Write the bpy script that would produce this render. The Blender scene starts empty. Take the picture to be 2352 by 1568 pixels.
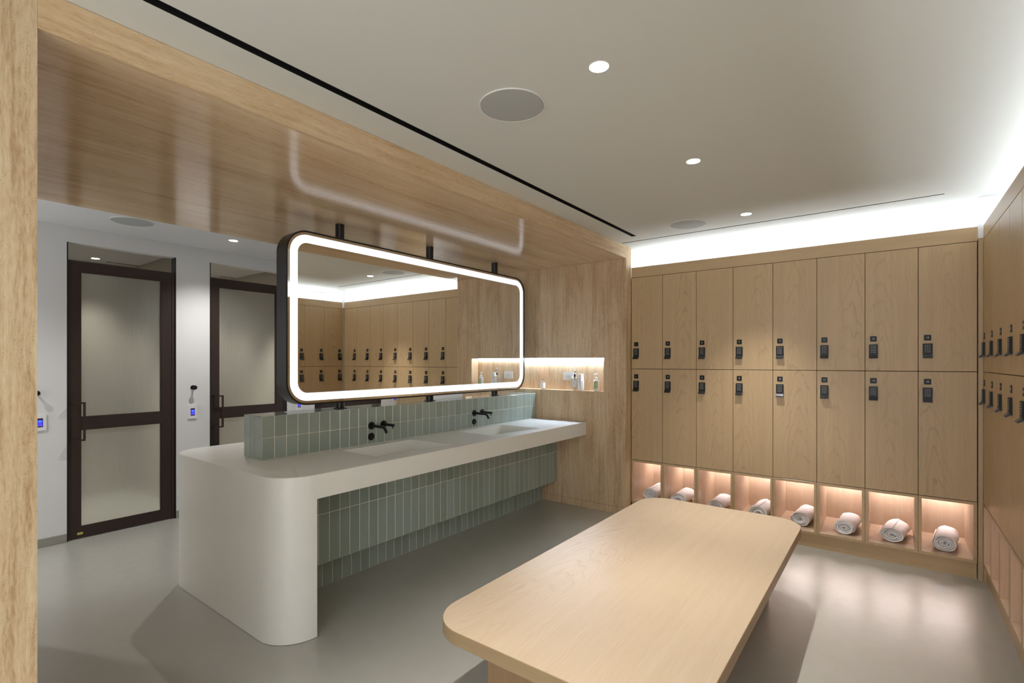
import bpy, bmesh, math, random
from mathutils import Vector, Matrix
random.seed(7)
PI = math.pi
scn = bpy.context.scene
C = scn.collection

# ------------------------------------------------------------------ camera
TH = math.radians(37.1)
cam_d = bpy.data.cameras.new('camera'); cam = bpy.data.objects.new('camera', cam_d); C.objects.link(cam)
cam.location = (0, 0, 1.45); cam.rotation_euler = (PI / 2, 0, TH)
cam_d.sensor_width = 36.0; cam_d.lens = 1152.0 / 2352 * 36; cam_d.shift_y = (831 - 784) / 2352
cam_d.clip_start = 0.02
scn.camera = cam

# ------------------------------------------------------------------ world, view
w = bpy.data.worlds.new('world'); scn.world = w; w.use_nodes = True
w.node_tree.nodes['Background'].inputs[0].default_value = (0.93, 0.97, 1.0, 1)
w.node_tree.nodes['Background'].inputs[1].default_value = 2.2  # added even ambient fill, entering through the open side behind the camera
vs = scn.view_settings
vs.view_transform = 'Standard'; vs.look = 'None'; vs.exposure = 0.80; vs.gamma = 1.0; vs.use_curve_mapping = False
cy = scn.cycles
cy.use_denoising = True
cy.max_bounces = 9; cy.diffuse_bounces = 5; cy.glossy_bounces = 5; cy.transmission_bounces = 8; cy.transparent_max_bounces = 8
cy.sample_clamp_indirect = 6.0; cy.caustics_reflective = False; cy.caustics_refractive = False
cy.blur_glossy = 0.5

# light levels
E_DOWN = 74.0      # downlight spot power
E_HALL = 40.0
E_ROOM = 45.0
S_DISC = 14.0      # emissive face of a downlight
S_COVE = 13.0
S_CUBBY = 58.0
S_NICHE = 120.0
S_MIRROR = 0.57

# ------------------------------------------------------------------ dimensions
ZC = 2.545            # ceiling
ZS = 2.428            # portal soffit
XF = -1.994           # portal face plane
XB = -4.08            # portal rear plane
YW = 4.416            # portal side wall with the recess
YL = 4.533            # back locker fronts
XR = 0.485            # right locker fronts
PW = 0.3061           # locker pitch
XH = -5.30            # hall wall

# ------------------------------------------------------------------ material helpers
def new_mat(name):
    m = bpy.data.materials.new(name); m.use_nodes = True
    return m, m.node_tree, m.node_tree.nodes['Principled BSDF']

def N(nt, t, **kw):
    n = nt.nodes.new(t)
    for k, v in kw.items():
        setattr(n, k, v)
    return n

def math_n(nt, op, a, b=None, clamp=False):
    n = nt.nodes.new('ShaderNodeMath'); n.operation = op; n.use_clamp = clamp
    for i, v in enumerate((a, b)):
        if v is None: continue
        if isinstance(v, (int, float)): n.inputs[i].default_value = v
        else: nt.links.new(v, n.inputs[i])
    return n.outputs[0]

def mixc(nt, fac, a, b, mode='MIX'):
    n = nt.nodes.new('ShaderNodeMix'); n.data_type = 'RGBA'; n.blend_type = mode
    for i, v in ((0, fac), (6, a), (7, b)):
        if isinstance(v, (int, float)): n.inputs[i].default_value = v
        elif isinstance(v, tuple): n.inputs[i].default_value = (*v, 1)
        else: nt.links.new(v, n.inputs[i])
    return n.outputs[2]

def noise(nt, vec, scale, detail=3, rough=0.55, dist=0.0):
    n = nt.nodes.new('ShaderNodeTexNoise')
    n.inputs['Scale'].default_value = scale; n.inputs['Detail'].default_value = detail
    n.inputs['Roughness'].default_value = rough; n.inputs['Distortion'].default_value = dist
    nt.links.new(vec, n.inputs['Vector'])
    return n.outputs['Fac']

def mapr(nt, v, a, b, c=0.0, d=1.0):
    n = nt.nodes.new('ShaderNodeMapRange')
    nt.links.new(v, n.inputs[0])
    for i, x in enumerate((a, b, c, d)): n.inputs[i + 1].default_value = x
    return n.outputs[0]

def bump(nt, bs, h, strength=0.2, dist=0.002):
    n = nt.nodes.new('ShaderNodeBump'); n.inputs['Strength'].default_value = strength
    n.inputs['Distance'].default_value = dist
    nt.links.new(h, n.inputs['Height']); nt.links.new(n.outputs[0], bs.inputs['Normal'])

def coords(nt, rnd=True):
    tc = nt.nodes.new('ShaderNodeTexCoord')
    s = nt.nodes.new('ShaderNodeSeparateXYZ'); nt.links.new(tc.outputs['Object'], s.inputs[0])
    r = nt.nodes.new('ShaderNodeObjectInfo').outputs['Random'] if rnd else None
    return tc.outputs['Object'], s.outputs[0], s.outputs[1], s.outputs[2], r

def comb(nt, x, y, z):
    c = nt.nodes.new('ShaderNodeCombineXYZ')
    for i, v in enumerate((x, y, z)):
        if isinstance(v, (int, float)): c.inputs[i].default_value = v
        else: nt.links.new(v, c.inputs[i])
    return c.outputs[0]

def plain(name, col, rough=0.5, metal=0.0, emit=None, es=0.0, coat=0.0, spec=0.5, mottled=0.0, mscale=6.0, bmp=0.0, bscale=80.0):
    m, nt, bs = new_mat(name)
    bs.inputs['Base Color'].default_value = (*col, 1); bs.inputs['Roughness'].default_value = rough
    bs.inputs['Metallic'].default_value = metal; bs.inputs['Coat Weight'].default_value = coat
    bs.inputs['Specular IOR Level'].default_value = spec
    if emit:
        bs.inputs['Emission Color'].default_value = (*emit, 1); bs.inputs['Emission Strength'].default_value = es
    if mottled or bmp:
        v, x, y, z, r = coords(nt, False)
        if mottled:
            f = noise(nt, v, mscale, 4, 0.6)
            c = mixc(nt, f, tuple(max(0, k * (1 - mottled)) for k in col), tuple(min(1, k * (1 + mottled)) for k in col))
            nt.links.new(c, bs.inputs['Base Color'])
        if bmp:
            bump(nt, bs, noise(nt, v, bscale, 3), bmp, 0.002)
    return m

def wood(name, light, dark, axis='Z', A=46.0, dens=6.5, line=0.36, rough=0.42, fibre=0.22, swap=False):
    """oak veneer: cathedral arches (u across, v along the grain) over fine fibres"""
    m, nt, bs = new_mat(name)
    vec, x, y, z, r = coords(nt)
    if axis == 'Z': u = math_n(nt, 'ADD', x, math_n(nt, 'MULTIPLY', y, 0.7)); v = z
    elif axis == 'Y': u = math_n(nt, 'ADD', x, math_n(nt, 'MULTIPLY', z, 0.7)); v = y
    else: u = math_n(nt, 'ADD', z, math_n(nt, 'MULTIPLY', y, 0.7)); v = x
    off = math_n(nt, 'MULTIPLY', r, 37.0)
    vo = math_n(nt, 'ADD', v, off)
    uo = math_n(nt, 'ADD', u, math_n(nt, 'MULTIPLY', math_n(nt, 'SUBTRACT', r, 0.5), 0.16))
    warp = noise(nt, comb(nt, math_n(nt, 'MULTIPLY', uo, 3.0), math_n(nt, 'MULTIPLY', vo, 1.3), off), 1.0, 3, 0.5)
    uw = math_n(nt, 'ADD', uo, math_n(nt, 'MULTIPLY', math_n(nt, 'SUBTRACT', warp, 0.5), 0.24))
    g = math_n(nt, 'ADD', math_n(nt, 'MULTIPLY', math_n(nt, 'MULTIPLY', uw, uw), A), vo)
    w2 = noise(nt, comb(nt, math_n(nt, 'MULTIPLY', uo, 14.0), math_n(nt, 'MULTIPLY', vo, 1.7), off), 1.0, 3, 0.6)
    g = math_n(nt, 'ADD', g, math_n(nt, 'MULTIPLY', w2, 0.42))
    ph = math_n(nt, 'FRACT', math_n(nt, 'MULTIPLY', g, dens))
    ring = mapr(nt, ph, 0.74, 0.98, 0.0, 1.0)
    ring = math_n(nt, 'MULTIPLY', ring, mapr(nt, ph, 0.98, 1.0, 1.0, 0.0))
    big = noise(nt, comb(nt, math_n(nt, 'MULTIPLY', uo, 5.0), math_n(nt, 'MULTIPLY', vo, 0.8), off), 1.0, 2)
    ring = math_n(nt, 'MULTIPLY', ring, mapr(nt, big, 0.38, 0.62, 0.15, 1.0))
    fib = noise(nt, comb(nt, math_n(nt, 'MULTIPLY', uo, 420.0), math_n(nt, 'MULTIPLY', vo, 7.0), off), 1.0, 2, 0.6)
    tone = noise(nt, comb(nt, math_n(nt, 'MULTIPLY', uo, 30.0), math_n(nt, 'MULTIPLY', vo, 0.7), off), 1.0, 2, 0.5)
    fac = math_n(nt, 'ADD', math_n(nt, 'MULTIPLY', ring, line), math_n(nt, 'MULTIPLY', mapr(nt, fib, 0.42, 0.75), fibre))
    fac = math_n(nt, 'ADD', fac, math_n(nt, 'MULTIPLY', mapr(nt, tone, 0.3, 0.7), 0.16), clamp=True)
    nt.links.new(mixc(nt, fac, light, dark), bs.inputs['Base Color'])
    bs.inputs['Roughness'].default_value = rough
    bump(nt, bs, math_n(nt, 'MULTIPLY', fib, -1.0), 0.10, 0.0006)
    return m

def travertine(name, axis, pits=0.0, rough=0.4, cont=1.0, light=(0.66, 0.52, 0.34), mid=(0.50, 0.355, 0.205), dark=(0.33, 0.205, 0.10), blotch=0.0, fine=1.0, spec=0.5):
    m, nt, bs = new_mat(name)
    vec, x, y, z, r = coords(nt, False)
    if axis == 'Z': u, v = math_n(nt, 'ADD', x, y), z
    else: u, v = math_n(nt, 'ADD', x, math_n(nt, 'MULTIPLY', z, 1.0)), y
    wob = noise(nt, comb(nt, math_n(nt, 'MULTIPLY', u, 5.0), math_n(nt, 'MULTIPLY', v, 3.0), 0.0), 1.0, 3)
    uw = math_n(nt, 'ADD', u, math_n(nt, 'MULTIPLY', wob, 0.035))
    b1 = noise(nt, comb(nt, math_n(nt, 'MULTIPLY', uw, 9.0), math_n(nt, 'MULTIPLY', v, 0.45), 3.3), 1.0, 3, 0.6)
    b2 = noise(nt, comb(nt, math_n(nt, 'MULTIPLY', uw, 46.0), math_n(nt, 'MULTIPLY', v, 2.0), 7.1), 1.0, 4, 0.65)
    b3 = noise(nt, comb(nt, math_n(nt, 'MULTIPLY', uw, 170.0), math_n(nt, 'MULTIPLY', v, 30.0 * fine), 1.7), 1.0, 3, 0.6)
    s = math_n(nt, 'ADD', math_n(nt, 'MULTIPLY', b1, 0.34), math_n(nt, 'MULTIPLY', b2, 0.44))
    s = math_n(nt, 'ADD', s, math_n(nt, 'MULTIPLY', b3, 0.26))
    s = mapr(nt, s, 0.52 - 0.15 / cont, 0.52 + 0.15 / cont)
    cr = N(nt, 'ShaderNodeValToRGB'); nt.links.new(s, cr.inputs[0])
    e = cr.color_ramp.elements
    e[0].position = 0.0; e[0].color = (*dark, 1); e[1].position = 1.0; e[1].color = (*light, 1)
    k = cr.color_ramp.elements.new(0.42); k.color = (*mid, 1)
    col = cr.outputs[0]
    if blotch:
        bl = noise(nt, comb(nt, math_n(nt, 'MULTIPLY', u, 5.5), math_n(nt, 'MULTIPLY', v, 1.6), 9.0), 1.0, 6, 0.7, 0.6)
        col = mixc(nt, math_n(nt, 'MULTIPLY', mapr(nt, bl, 0.5, 0.66), blotch), col, dark)
        bl2 = noise(nt, comb(nt, math_n(nt, 'MULTIPLY', u, 16.0), math_n(nt, 'MULTIPLY', v, 5.0), 4.0), 1.0, 6, 0.75, 0.8)
        col = mixc(nt, math_n(nt, 'MULTIPLY', mapr(nt, bl2, 0.60, 0.68), 0.5), col, light)
    if pits:
        p = noise(nt, comb(nt, math_n(nt, 'MULTIPLY', u, 420.0), math_n(nt, 'MULTIPLY', v, 190.0), 0.0), 1.0, 2, 0.5)
        gate = noise(nt, comb(nt, math_n(nt, 'MULTIPLY', u, 30.0), math_n(nt, 'MULTIPLY', v, 7.0), 5.0), 1.0, 2)
        pit = math_n(nt, 'MULTIPLY', mapr(nt, p, 0.63, 0.69), mapr(nt, gate, 0.42, 0.6))
        col = mixc(nt, math_n(nt, 'MULTIPLY', pit, pits), col, (0.13, 0.08, 0.045))
        h = math_n(nt, 'SUBTRACT', math_n(nt, 'MULTIPLY', b3, 0.15), pit)
        bump(nt, bs, h, 0.5, 0.0015)
    else:
        bump(nt, bs, b3, 0.05, 0.0005)
    nt.links.new(col, bs.inputs['Base Color'])
    bs.inputs['Roughness'].default_value = rough
    bs.inputs['Specular IOR Level'].default_value = spec
    return m

def tile_mat(name, col):
    m, nt, bs = new_mat(name)
    vec, x, y, z, r = coords(nt)
    hs = N(nt, 'ShaderNodeHueSaturation'); hs.inputs['Color'].default_value = (*col, 1)
    nt.links.new(mapr(nt, r, 0, 1, 0.485, 0.515), hs.inputs['Hue'])
    nt.links.new(mapr(nt, r, 0, 1, 0.90, 1.10), hs.inputs['Value'])
    wv = noise(nt, vec, 9.0, 2)
    nt.links.new(mixc(nt, mapr(nt, wv, 0.3, 0.7, 0.0, 0.22), hs.outputs[0], tuple(c * 0.8 for c in col)), bs.inputs['Base Color'])
    bs.inputs['Roughness'].default_value = 0.13
    bs.inputs['Coat Weight'].default_value = 0.3; bs.inputs['Coat Roughness'].default_value = 0.05
    bump(nt, bs, noise(nt, vec, 14.0, 1), 0.10, 0.002)
    return m

M = {}
M['oak'] = wood('oak_veneer', (0.545, 0.385, 0.215), (0.28, 0.18, 0.09), 'Z')
M['oakx'] = wood('oak_horizontal', (0.545, 0.385, 0.215), (0.28, 0.18, 0.09), 'X', A=8, dens=20, line=0.16)
M['oaky'] = wood('oak_lengthwise', (0.545, 0.385, 0.215), (0.28, 0.18, 0.09), 'Y', A=8, dens=20, line=0.16)
M['oakbin'] = wood('oak_cubby', (0.53, 0.405, 0.30), (0.33, 0.225, 0.14), 'Z', A=3, dens=8, line=0.10, rough=0.25)
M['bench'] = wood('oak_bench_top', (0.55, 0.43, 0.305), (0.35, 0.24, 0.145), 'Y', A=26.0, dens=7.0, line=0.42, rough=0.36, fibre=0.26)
M['benchleg_shaded'] = wood('oak_bench_leg_shaded', (0.28, 0.175, 0.09), (0.15, 0.085, 0.04), 'Z', A=3, dens=25, line=0.12, fibre=0.35)  # leg oak toned down, shade put into the colour against the ambient fill
M['benchedge_shaded'] = wood('oak_bench_edge_shaded', (0.30, 0.21, 0.115), (0.17, 0.11, 0.05), 'X', A=3, dens=25, line=0.12, fibre=0.35)  # slab edge darker than its top: painted shade offsetting the ambient fill
M['trav_pillar'] = travertine('travertine_pillar', 'Z', pits=0.75, cont=1.5, rough=0.5, light=(0.70, 0.56, 0.37), mid=(0.57, 0.415, 0.245), dark=(0.42, 0.27, 0.145))
M['trav_fascia'] = travertine('travertine_fascia', 'Y', pits=0.65, cont=1.2, rough=0.5, light=(0.72, 0.56, 0.365), mid=(0.61, 0.43, 0.245), dark=(0.47, 0.30, 0.16))
M['trav_soffit'] = travertine('travertine_soffit', 'Y', spec=0.30, rough=0.14, light=(0.78, 0.62, 0.43), mid=(0.66, 0.475, 0.29), dark=(0.47, 0.31, 0.18), cont=0.9)
M['trav_wall'] = travertine('travertine_wall', 'Z', rough=0.34, light=(0.70, 0.55, 0.375), mid=(0.55, 0.385, 0.23), dark=(0.37, 0.225, 0.12), cont=0.95, blotch=0.55)
M['ceil'] = plain('ceiling_paint', (0.66, 0.67, 0.635), 0.9)
M['white'] = plain('wall_paint', (0.73, 0.73, 0.735), 0.85)
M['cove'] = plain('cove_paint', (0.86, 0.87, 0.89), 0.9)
M['grey'] = plain('grey_baseboard', (0.30, 0.29, 0.26), 0.6)
M['solid'] = plain('solid_surface', (0.80, 0.80, 0.75), 0.30, mottled=0.02, mscale=40)
M['tile'] = tile_mat('sage_glazed_tile', (0.305, 0.365, 0.325))
M['grout'] = plain('pale_grout', (0.80, 0.81, 0.72), 0.85, mottled=0.08, mscale=60)
M['bronze'] = plain('dark_bronze', (0.036, 0.022, 0.018), 0.42, spec=0.35)
M['frame'] = plain('mirror_frame_metal', (0.040, 0.037, 0.038), 0.33, metal=0.7)
M['black'] = plain('matt_black', (0.006, 0.006, 0.007), 0.42, spec=0.35)
M['blackgloss'] = plain('black_keypad', (0.008, 0.008, 0.009), 0.38, spec=0.25)
M['lip'] = plain('gunmetal_lip', (0.045, 0.045, 0.05), 0.2, metal=0.5)
M['slot'] = plain('slot_black', (0.004, 0.004, 0.004), 0.7)
M['key'] = plain('keypad_print', (0.42, 0.43, 0.42), 0.5)
M['print'] = plain('white_print', (0.8, 0.8, 0.8), 0.5)
M['grille'] = plain('speaker_grille', (0.43, 0.45, 0.44), 0.8, bmp=0.4, bscale=900)
M['ring'] = plain('white_trim', (0.75, 0.75, 0.72), 0.5)
M['towel'] = plain('white_terry', (0.88, 0.86, 0.87), 0.95, bmp=1.0, bscale=260)
M['plastic'] = plain('white_plastic', (0.80, 0.80, 0.79), 0.35)
M['paper'] = plain('paper_cup', (0.78, 0.78, 0.76), 0.6)
M['greenlabel'] = plain('green_label', (0.42, 0.50, 0.28), 0.6)
M['labelwhite'] = plain('white_label', (0.82, 0.82, 0.82), 0.6)
M['ink'] = plain('grey_ink', (0.16, 0.16, 0.16), 0.6)
M['chrome'] = plain('chrome', (0.75, 0.75, 0.76), 0.08, metal=1.0)
M['amber'] = plain('diffuser_oil', (0.70, 0.42, 0.16), 0.1)
M['reed'] = plain('rattan_reed', (0.72, 0.42, 0.24), 0.7)
M['yellow'] = plain('yellow_sticker', (0.70, 0.60, 0.12), 0.5)
M['traywood'] = plain('tray_wood', (0.60, 0.42, 0.24), 0.5)
M['roomwall'] = plain('room_wall', (0.52, 0.48, 0.41), 0.7)
M['screen_bezel'] = plain('screen_bezel', (0.01, 0.01, 0.012), 0.2)
M['screen'] = plain('blue_screen', (0.01, 0.01, 0.2), 0.2, emit=(0.035, 0.02, 0.62), es=1.0)
M['screen_cyan'] = plain('screen_cyan', (0.01, 0.1, 0.3), 0.2, emit=(0.03, 0.30, 0.95), es=1.0)
M['screen_lilac'] = plain('screen_lilac', (0.1, 0.1, 0.3), 0.2, emit=(0.35, 0.30, 0.85), es=0.9)
M['disc'] = plain('downlight_lens', (0.9, 0.9, 0.9), 0.5, emit=(1.0, 0.97, 0.92), es=S_DISC)
M['led_cove'] = plain('led_cove', (0.9, 0.9, 0.9), 0.5, emit=(0.90, 0.95, 1.0), es=S_COVE)
M['led_cubby'] = plain('led_cubby', (0.9, 0.9, 0.9), 0.5, emit=(1.0, 0.90, 0.90), es=S_CUBBY)
M['led_niche'] = plain('led_niche', (0.9, 0.9, 0.9), 0.5, emit=(0.62, 0.78, 1.0), es=S_NICHE)
M['band'] = plain('mirror_light_band', (0.9, 0.9, 0.9), 0.5, emit=(0.80, 0.88, 1.0), es=S_MIRROR)
M['mirror'] = plain('mirror_silver', (0.90, 0.905, 0.88), 0.012, metal=1.0)

def floor_mat():
    m, nt, bs = new_mat('poured_resin_floor')
    v, x, y, z, r = coords(nt, False)
    f = noise(nt, v, 1.1, 5, 0.6); f2 = noise(nt, v, 14.0, 4, 0.65)
    c = mixc(nt, f, (0.365, 0.358, 0.318), (0.410, 0.402, 0.362))
    c = mixc(nt, mapr(nt, f2, 0.4, 0.7, 0.0, 0.18), c, (0.32, 0.31, 0.27))
    nt.links.new(c, bs.inputs['Base Color'])
    bs.inputs['Roughness'].default_value = 0.36
    nt.links.new(mapr(nt, f2, 0.3, 0.7, 0.30, 0.40), bs.inputs['Roughness'])
    bs.inputs['Coat Weight'].default_value = 0.7; bs.inputs['Coat Roughness'].default_value = 0.28
    bump(nt, bs, noise(nt, v, 3.0, 3), 0.04, 0.004)
    return m
M['floor'] = floor_mat()

def reeded_glass():
    m, nt, bs = new_mat('reeded_frosted_glass')
    v, x, y, z, r = coords(nt, False)
    bs.inputs['Base Color'].default_value = (0.86, 0.88, 0.84, 1)
    bs.inputs['Transmission Weight'].default_value = 0.85
    bs.inputs['Roughness'].default_value = 0.25; bs.inputs['IOR'].default_value = 1.3
    rib = noise(nt, comb(nt, 0.0, math_n(nt, 'MULTIPLY', y, 170.0), math_n(nt, 'MULTIPLY', z, 2.0)), 1.0, 2)
    bump(nt, bs, rib, 0.5, 0.003)
    return m
M['reeded'] = reeded_glass()

def clear_glass(name, tint=(0.95, 0.97, 0.97)):
    m, nt, bs = new_mat(name)
    out = nt.nodes['Material Output']
    gl = N(nt, 'ShaderNodeBsdfGlossy'); gl.inputs['Roughness'].default_value = 0.03; gl.inputs[0].default_value = (1, 1, 1, 1)
    tr = N(nt, 'ShaderNodeBsdfTransparent'); tr.inputs[0].default_value = (*tint, 1)
    mx = N(nt, 'ShaderNodeMixShader')
    lw = N(nt, 'ShaderNodeLayerWeight'); lw.inputs[0].default_value = 0.35
    nt.links.new(mapr(nt, lw.outputs['Facing'], 0.0, 1.0, 0.06, 0.75), mx.inputs[0])
    nt.links.new(tr.outputs[0], mx.inputs[1]); nt.links.new(gl.outputs[0], mx.inputs[2])
    nt.links.new(mx.outputs[0], out.inputs[0])
    return m
M['glass'] = clear_glass('clear_glass', (0.90, 0.92, 0.93))

# ------------------------------------------------------------------ mesh helpers
def bm_new(): return bmesh.new()

def box(bm, x0, x1, y0, y1, z0, z1, bev=0.0, seg=1):
    vs_ = [bm.verts.new(p) for p in ((x0, y0, z0), (x1, y0, z0), (x1, y1, z0), (x0, y1, z0), (x0, y0, z1), (x1, y0, z1), (x1, y1, z1), (x0, y1, z1))]
    fs = [bm.faces.new([vs_[i] for i in f]) for f in ((0, 3, 2, 1), (4, 5, 6, 7), (0, 1, 5, 4), (1, 2, 6, 5), (2, 3, 7, 6), (3, 0, 4, 7))]
    if bev:
        es = list({e for f in fs for e in f.edges})
        bmesh.ops.bevel(bm, geom=es, offset=bev, segments=seg, affect='EDGES', profile=0.5)
    return bm

def mesh(bm, name='mesh', mat=None, smooth=False, mats=None):
    bmesh.ops.recalc_face_normals(bm, faces=bm.faces[:])
    me = bpy.data.meshes.new(name); bm.to_mesh(me); bm.free()
    for mm in (mats or ([mat] if mat else [])): me.materials.append(mm)
    if smooth:
        for p in me.polygons: p.use_smooth = True
        try: me.set_sharp_from_angle(angle=math.radians(32))
        except Exception: pass
    return me

def link(name, me, parent=None, loc=(0, 0, 0), rot=(0, 0, 0)):
    o = bpy.data.objects.new(name, me); C.objects.link(o)
    o.location = loc; o.rotation_euler = rot
    if parent: o.parent = parent
    return o

def obj(name, bm, mat, parent=None, loc=(0, 0, 0), smooth=False, rot=(0, 0, 0)):
    return link(name, mesh(bm, name, mat, smooth), parent, loc, rot)

def boxo(name, dims, mat, parent=None, loc=(0, 0, 0), bev=0.0, seg=1):
    return obj(name, box(bm_new(), *dims, bev, seg), mat, parent, loc)

def tag(o, label, cat, group=None, kind=None):
    o['label'] = label; o['category'] = cat
    if group: o['group'] = group
    if kind: o['kind'] = kind
    return o

def thing(name, label, cat, loc=(0, 0, 0), rotz=0.0, group=None):
    o = bpy.data.objects.new(name, None); C.objects.link(o)
    o.empty_display_size = 0.05
    o.location = loc; o.rotation_euler = (0, 0, rotz)
    return tag(o, label, cat, group)

def struct(o, label=None):
    o['kind'] = 'structure'
    if label: o['label'] = label
    return o

def rrect(x0, x1, y0, y1, r, n=10, corners=(1, 1, 1, 1)):
    """counter-clockwise from lower-left; corners LL, LR, UR, UL"""
    pts = []
    cs = ((x0, y0, 1, 1, PI), (x1, y0, -1, 1, 1.5 * PI), (x1, y1, -1, -1, 0), (x0, y1, 1, -1, 0.5 * PI))
    for k, (cx, cy_, sx, sy, a0) in enumerate(cs):
        rr = r * corners[k]
        if rr <= 0: pts.append((cx, cy_)); continue
        ox, oy = cx + sx * rr, cy_ + sy * rr
        for i in range(n + 1):
            a = a0 + (PI / 2) * i / n
            pts.append((ox + rr * math.cos(a), oy + rr * math.sin(a)))
    return pts

def prism(bm, pts, a, b, f=lambda u, v, t: (u, v, t)):
    lo = [bm.verts.new(f(u, v, a)) for u, v in pts]; hi = [bm.verts.new(f(u, v, b)) for u, v in pts]
    n = len(pts)
    bm.faces.new(lo[::-1]); bm.faces.new(hi)
    for i in range(n):
        bm.faces.new((lo[i], lo[(i + 1) % n], hi[(i + 1) % n], hi[i]))
    return bm

def ring_prism(bm, po, pi_, a, b, f=lambda u, v, t: (u, v, t)):
    n = len(po)
    L = [[bm.verts.new(f(u, v, t)) for u, v in p] for p in (po, pi_) for t in (a, b)]
    oa, ob, ia, ib = L
    for i in range(n):
        j = (i + 1) % n
        bm.faces.new((oa[i], oa[j], ob[j], ob[i])); bm.faces.new((ia[j], ia[i], ib[i], ib[j]))
        bm.faces.new((ob[i], ob[j], ib[j], ib[i])); bm.faces.new((oa[j], oa[i], ia[i], ia[j]))
    return bm

def lathe(bm, prof, n=24, cx=0.0, cy_=0.0):
    rows = []
    for r, z in prof:
        if r < 1e-6: rows.append([bm.verts.new((cx, cy_, z))])
        else: rows.append([bm.verts.new((cx + r * math.cos(2 * PI * i / n), cy_ + r * math.sin(2 * PI * i / n), z)) for i in range(n)])
    for a, b in zip(rows, rows[1:]):
        for i in range(n):
            j = (i + 1) % n
            if len(a) == 1 and len(b) == 1: continue
            if len(a) == 1: bm.faces.new((a[0], b[i], b[j]))
            elif len(b) == 1: bm.faces.new((a[i], a[j], b[0]))
            else: bm.faces.new((a[i], a[j], b[j], b[i]))
    return bm

def tube(bm, pts, r, n=12, cap=True):
    pts = [Vector(p) for p in pts]
    rows = []
    up = None
    for k, p in enumerate(pts):
        d = (pts[min(k + 1, len(pts) - 1)] - pts[max(k - 1, 0)]).normalized()
        if up is None:
            up = Vector((0, 0, 1)) if abs(d.z) < 0.9 else Vector((1, 0, 0))
        s = d.cross(up).normalized(); up = s.cross(d).normalized()
        rr = r[k] if isinstance(r, (list, tuple)) else r
        rows.append([bm.verts.new(p + rr * (math.cos(2 * PI * i / n) * s + math.sin(2 * PI * i / n) * up)) for i in range(n)])
    for a, b in zip(rows, rows[1:]):
        for i in range(n):
            j = (i + 1) % n
            bm.faces.new((a[i], a[j], b[j], b[i]))
    if cap:
        bm.faces.new(rows[0][::-1]); bm.faces.new(rows[-1])
    return bm

def plate_holes(bm, u0, u1, v0, v1, holes, t0, t1, f):
    """slab with rectangular through-holes, cut on a grid of the hole edges"""
    us = sorted({u0, u1, *[h[0] for h in holes], *[h[1] for h in holes]})
    vv = sorted({v0, v1, *[h[2] for h in holes], *[h[3] for h in holes]})
    us = [a for a in us if u0 <= a <= u1]; vv = [a for a in vv if v0 <= a <= v1]
    def solid(i, j):
        if not (0 <= i < len(us) - 1 and 0 <= j < len(vv) - 1): return False
        cu, cv = (us[i] + us[i + 1]) / 2, (vv[j] + vv[j + 1]) / 2
        return not any(h[0] < cu < h[1] and h[2] < cv < h[3] for h in holes)
    cache = {}
    def V(i, j, t):
        k = (i, j, t)
        if k not in cache: cache[k] = bm.verts.new(f(us[i], vv[j], t))
        return cache[k]
    for i in range(len(us) - 1):
        for j in range(len(vv) - 1):
            if not solid(i, j): continue
            for t in (t0, t1):
                bm.faces.new((V(i, j, t), V(i + 1, j, t), V(i + 1, j + 1, t), V(i, j + 1, t)))
            for (di, dj, a, b) in ((-1, 0, (i, j), (i, j + 1)), (1, 0, (i + 1, j), (i + 1, j + 1)), (0, -1, (i, j), (i + 1, j)), (0, 1, (i, j + 1), (i + 1, j + 1))):
                if not solid(i + di, j + dj):
                    bm.faces.new((V(*a, t0), V(*b, t0), V(*b, t1), V(*a, t1)))
    return bm

# ================================================================== SETTING
struct(boxo('floor', (-7.6, 1.2, -2.2, 5.3, -0.10, 0.0), M['floor']), 'seamless greige poured resin floor with a soft sheen')

SLOT_A = (-1.810, -1.768, -0.5, 4.130)
SLOT_B = (-1.982, 0.277, 4.298, 4.316)
bm = plate_holes(bm_new(), XB - 0.001, 1.2, -2.2, 5.3, [SLOT_A, SLOT_B], ZC, ZC + 0.12, lambda u, v, t: (u, v, t))
struct(obj('ceiling', bm, M['ceil']), 'flat pale grey plaster ceiling of the locker room')
struct(boxo('ceiling.001', (-7.6, XB - 0.002, -2.2, 5.3, ZC, ZC + 0.12), M['white']), 'flat white ceiling of the corridor behind the washbasins')

# back wall behind the lockers, right wall, side behind camera left open for the ambient fill
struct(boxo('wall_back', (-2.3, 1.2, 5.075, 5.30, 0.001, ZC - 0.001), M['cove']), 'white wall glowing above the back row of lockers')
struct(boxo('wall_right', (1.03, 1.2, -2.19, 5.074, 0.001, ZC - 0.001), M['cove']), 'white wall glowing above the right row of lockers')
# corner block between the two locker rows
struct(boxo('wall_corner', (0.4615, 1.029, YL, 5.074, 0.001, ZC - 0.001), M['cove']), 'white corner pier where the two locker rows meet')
struct(boxo('trim_1', (0.4615, XR - 0.0005, YL - 0.014, YL - 0.0005, 0.0, 2.271), M['oak'], bev=0.001), 'narrow oak corner post between the two locker rows')
struct(boxo('trim_2', (XR + 0.001, 0.56, YL - 0.014, YL - 0.0005, 0.0, 0.104), M['oakx']), 'short oak kick board return beside the corner post')

# travertine portal
bm = plate_holes(bm_new(), XB, XF - 0.0205, 0.071, ZS, [(-4.03, -2.223, 1.161, 1.490)], YW, YW + 0.655, lambda u, v, t: (u, t, v))
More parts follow.
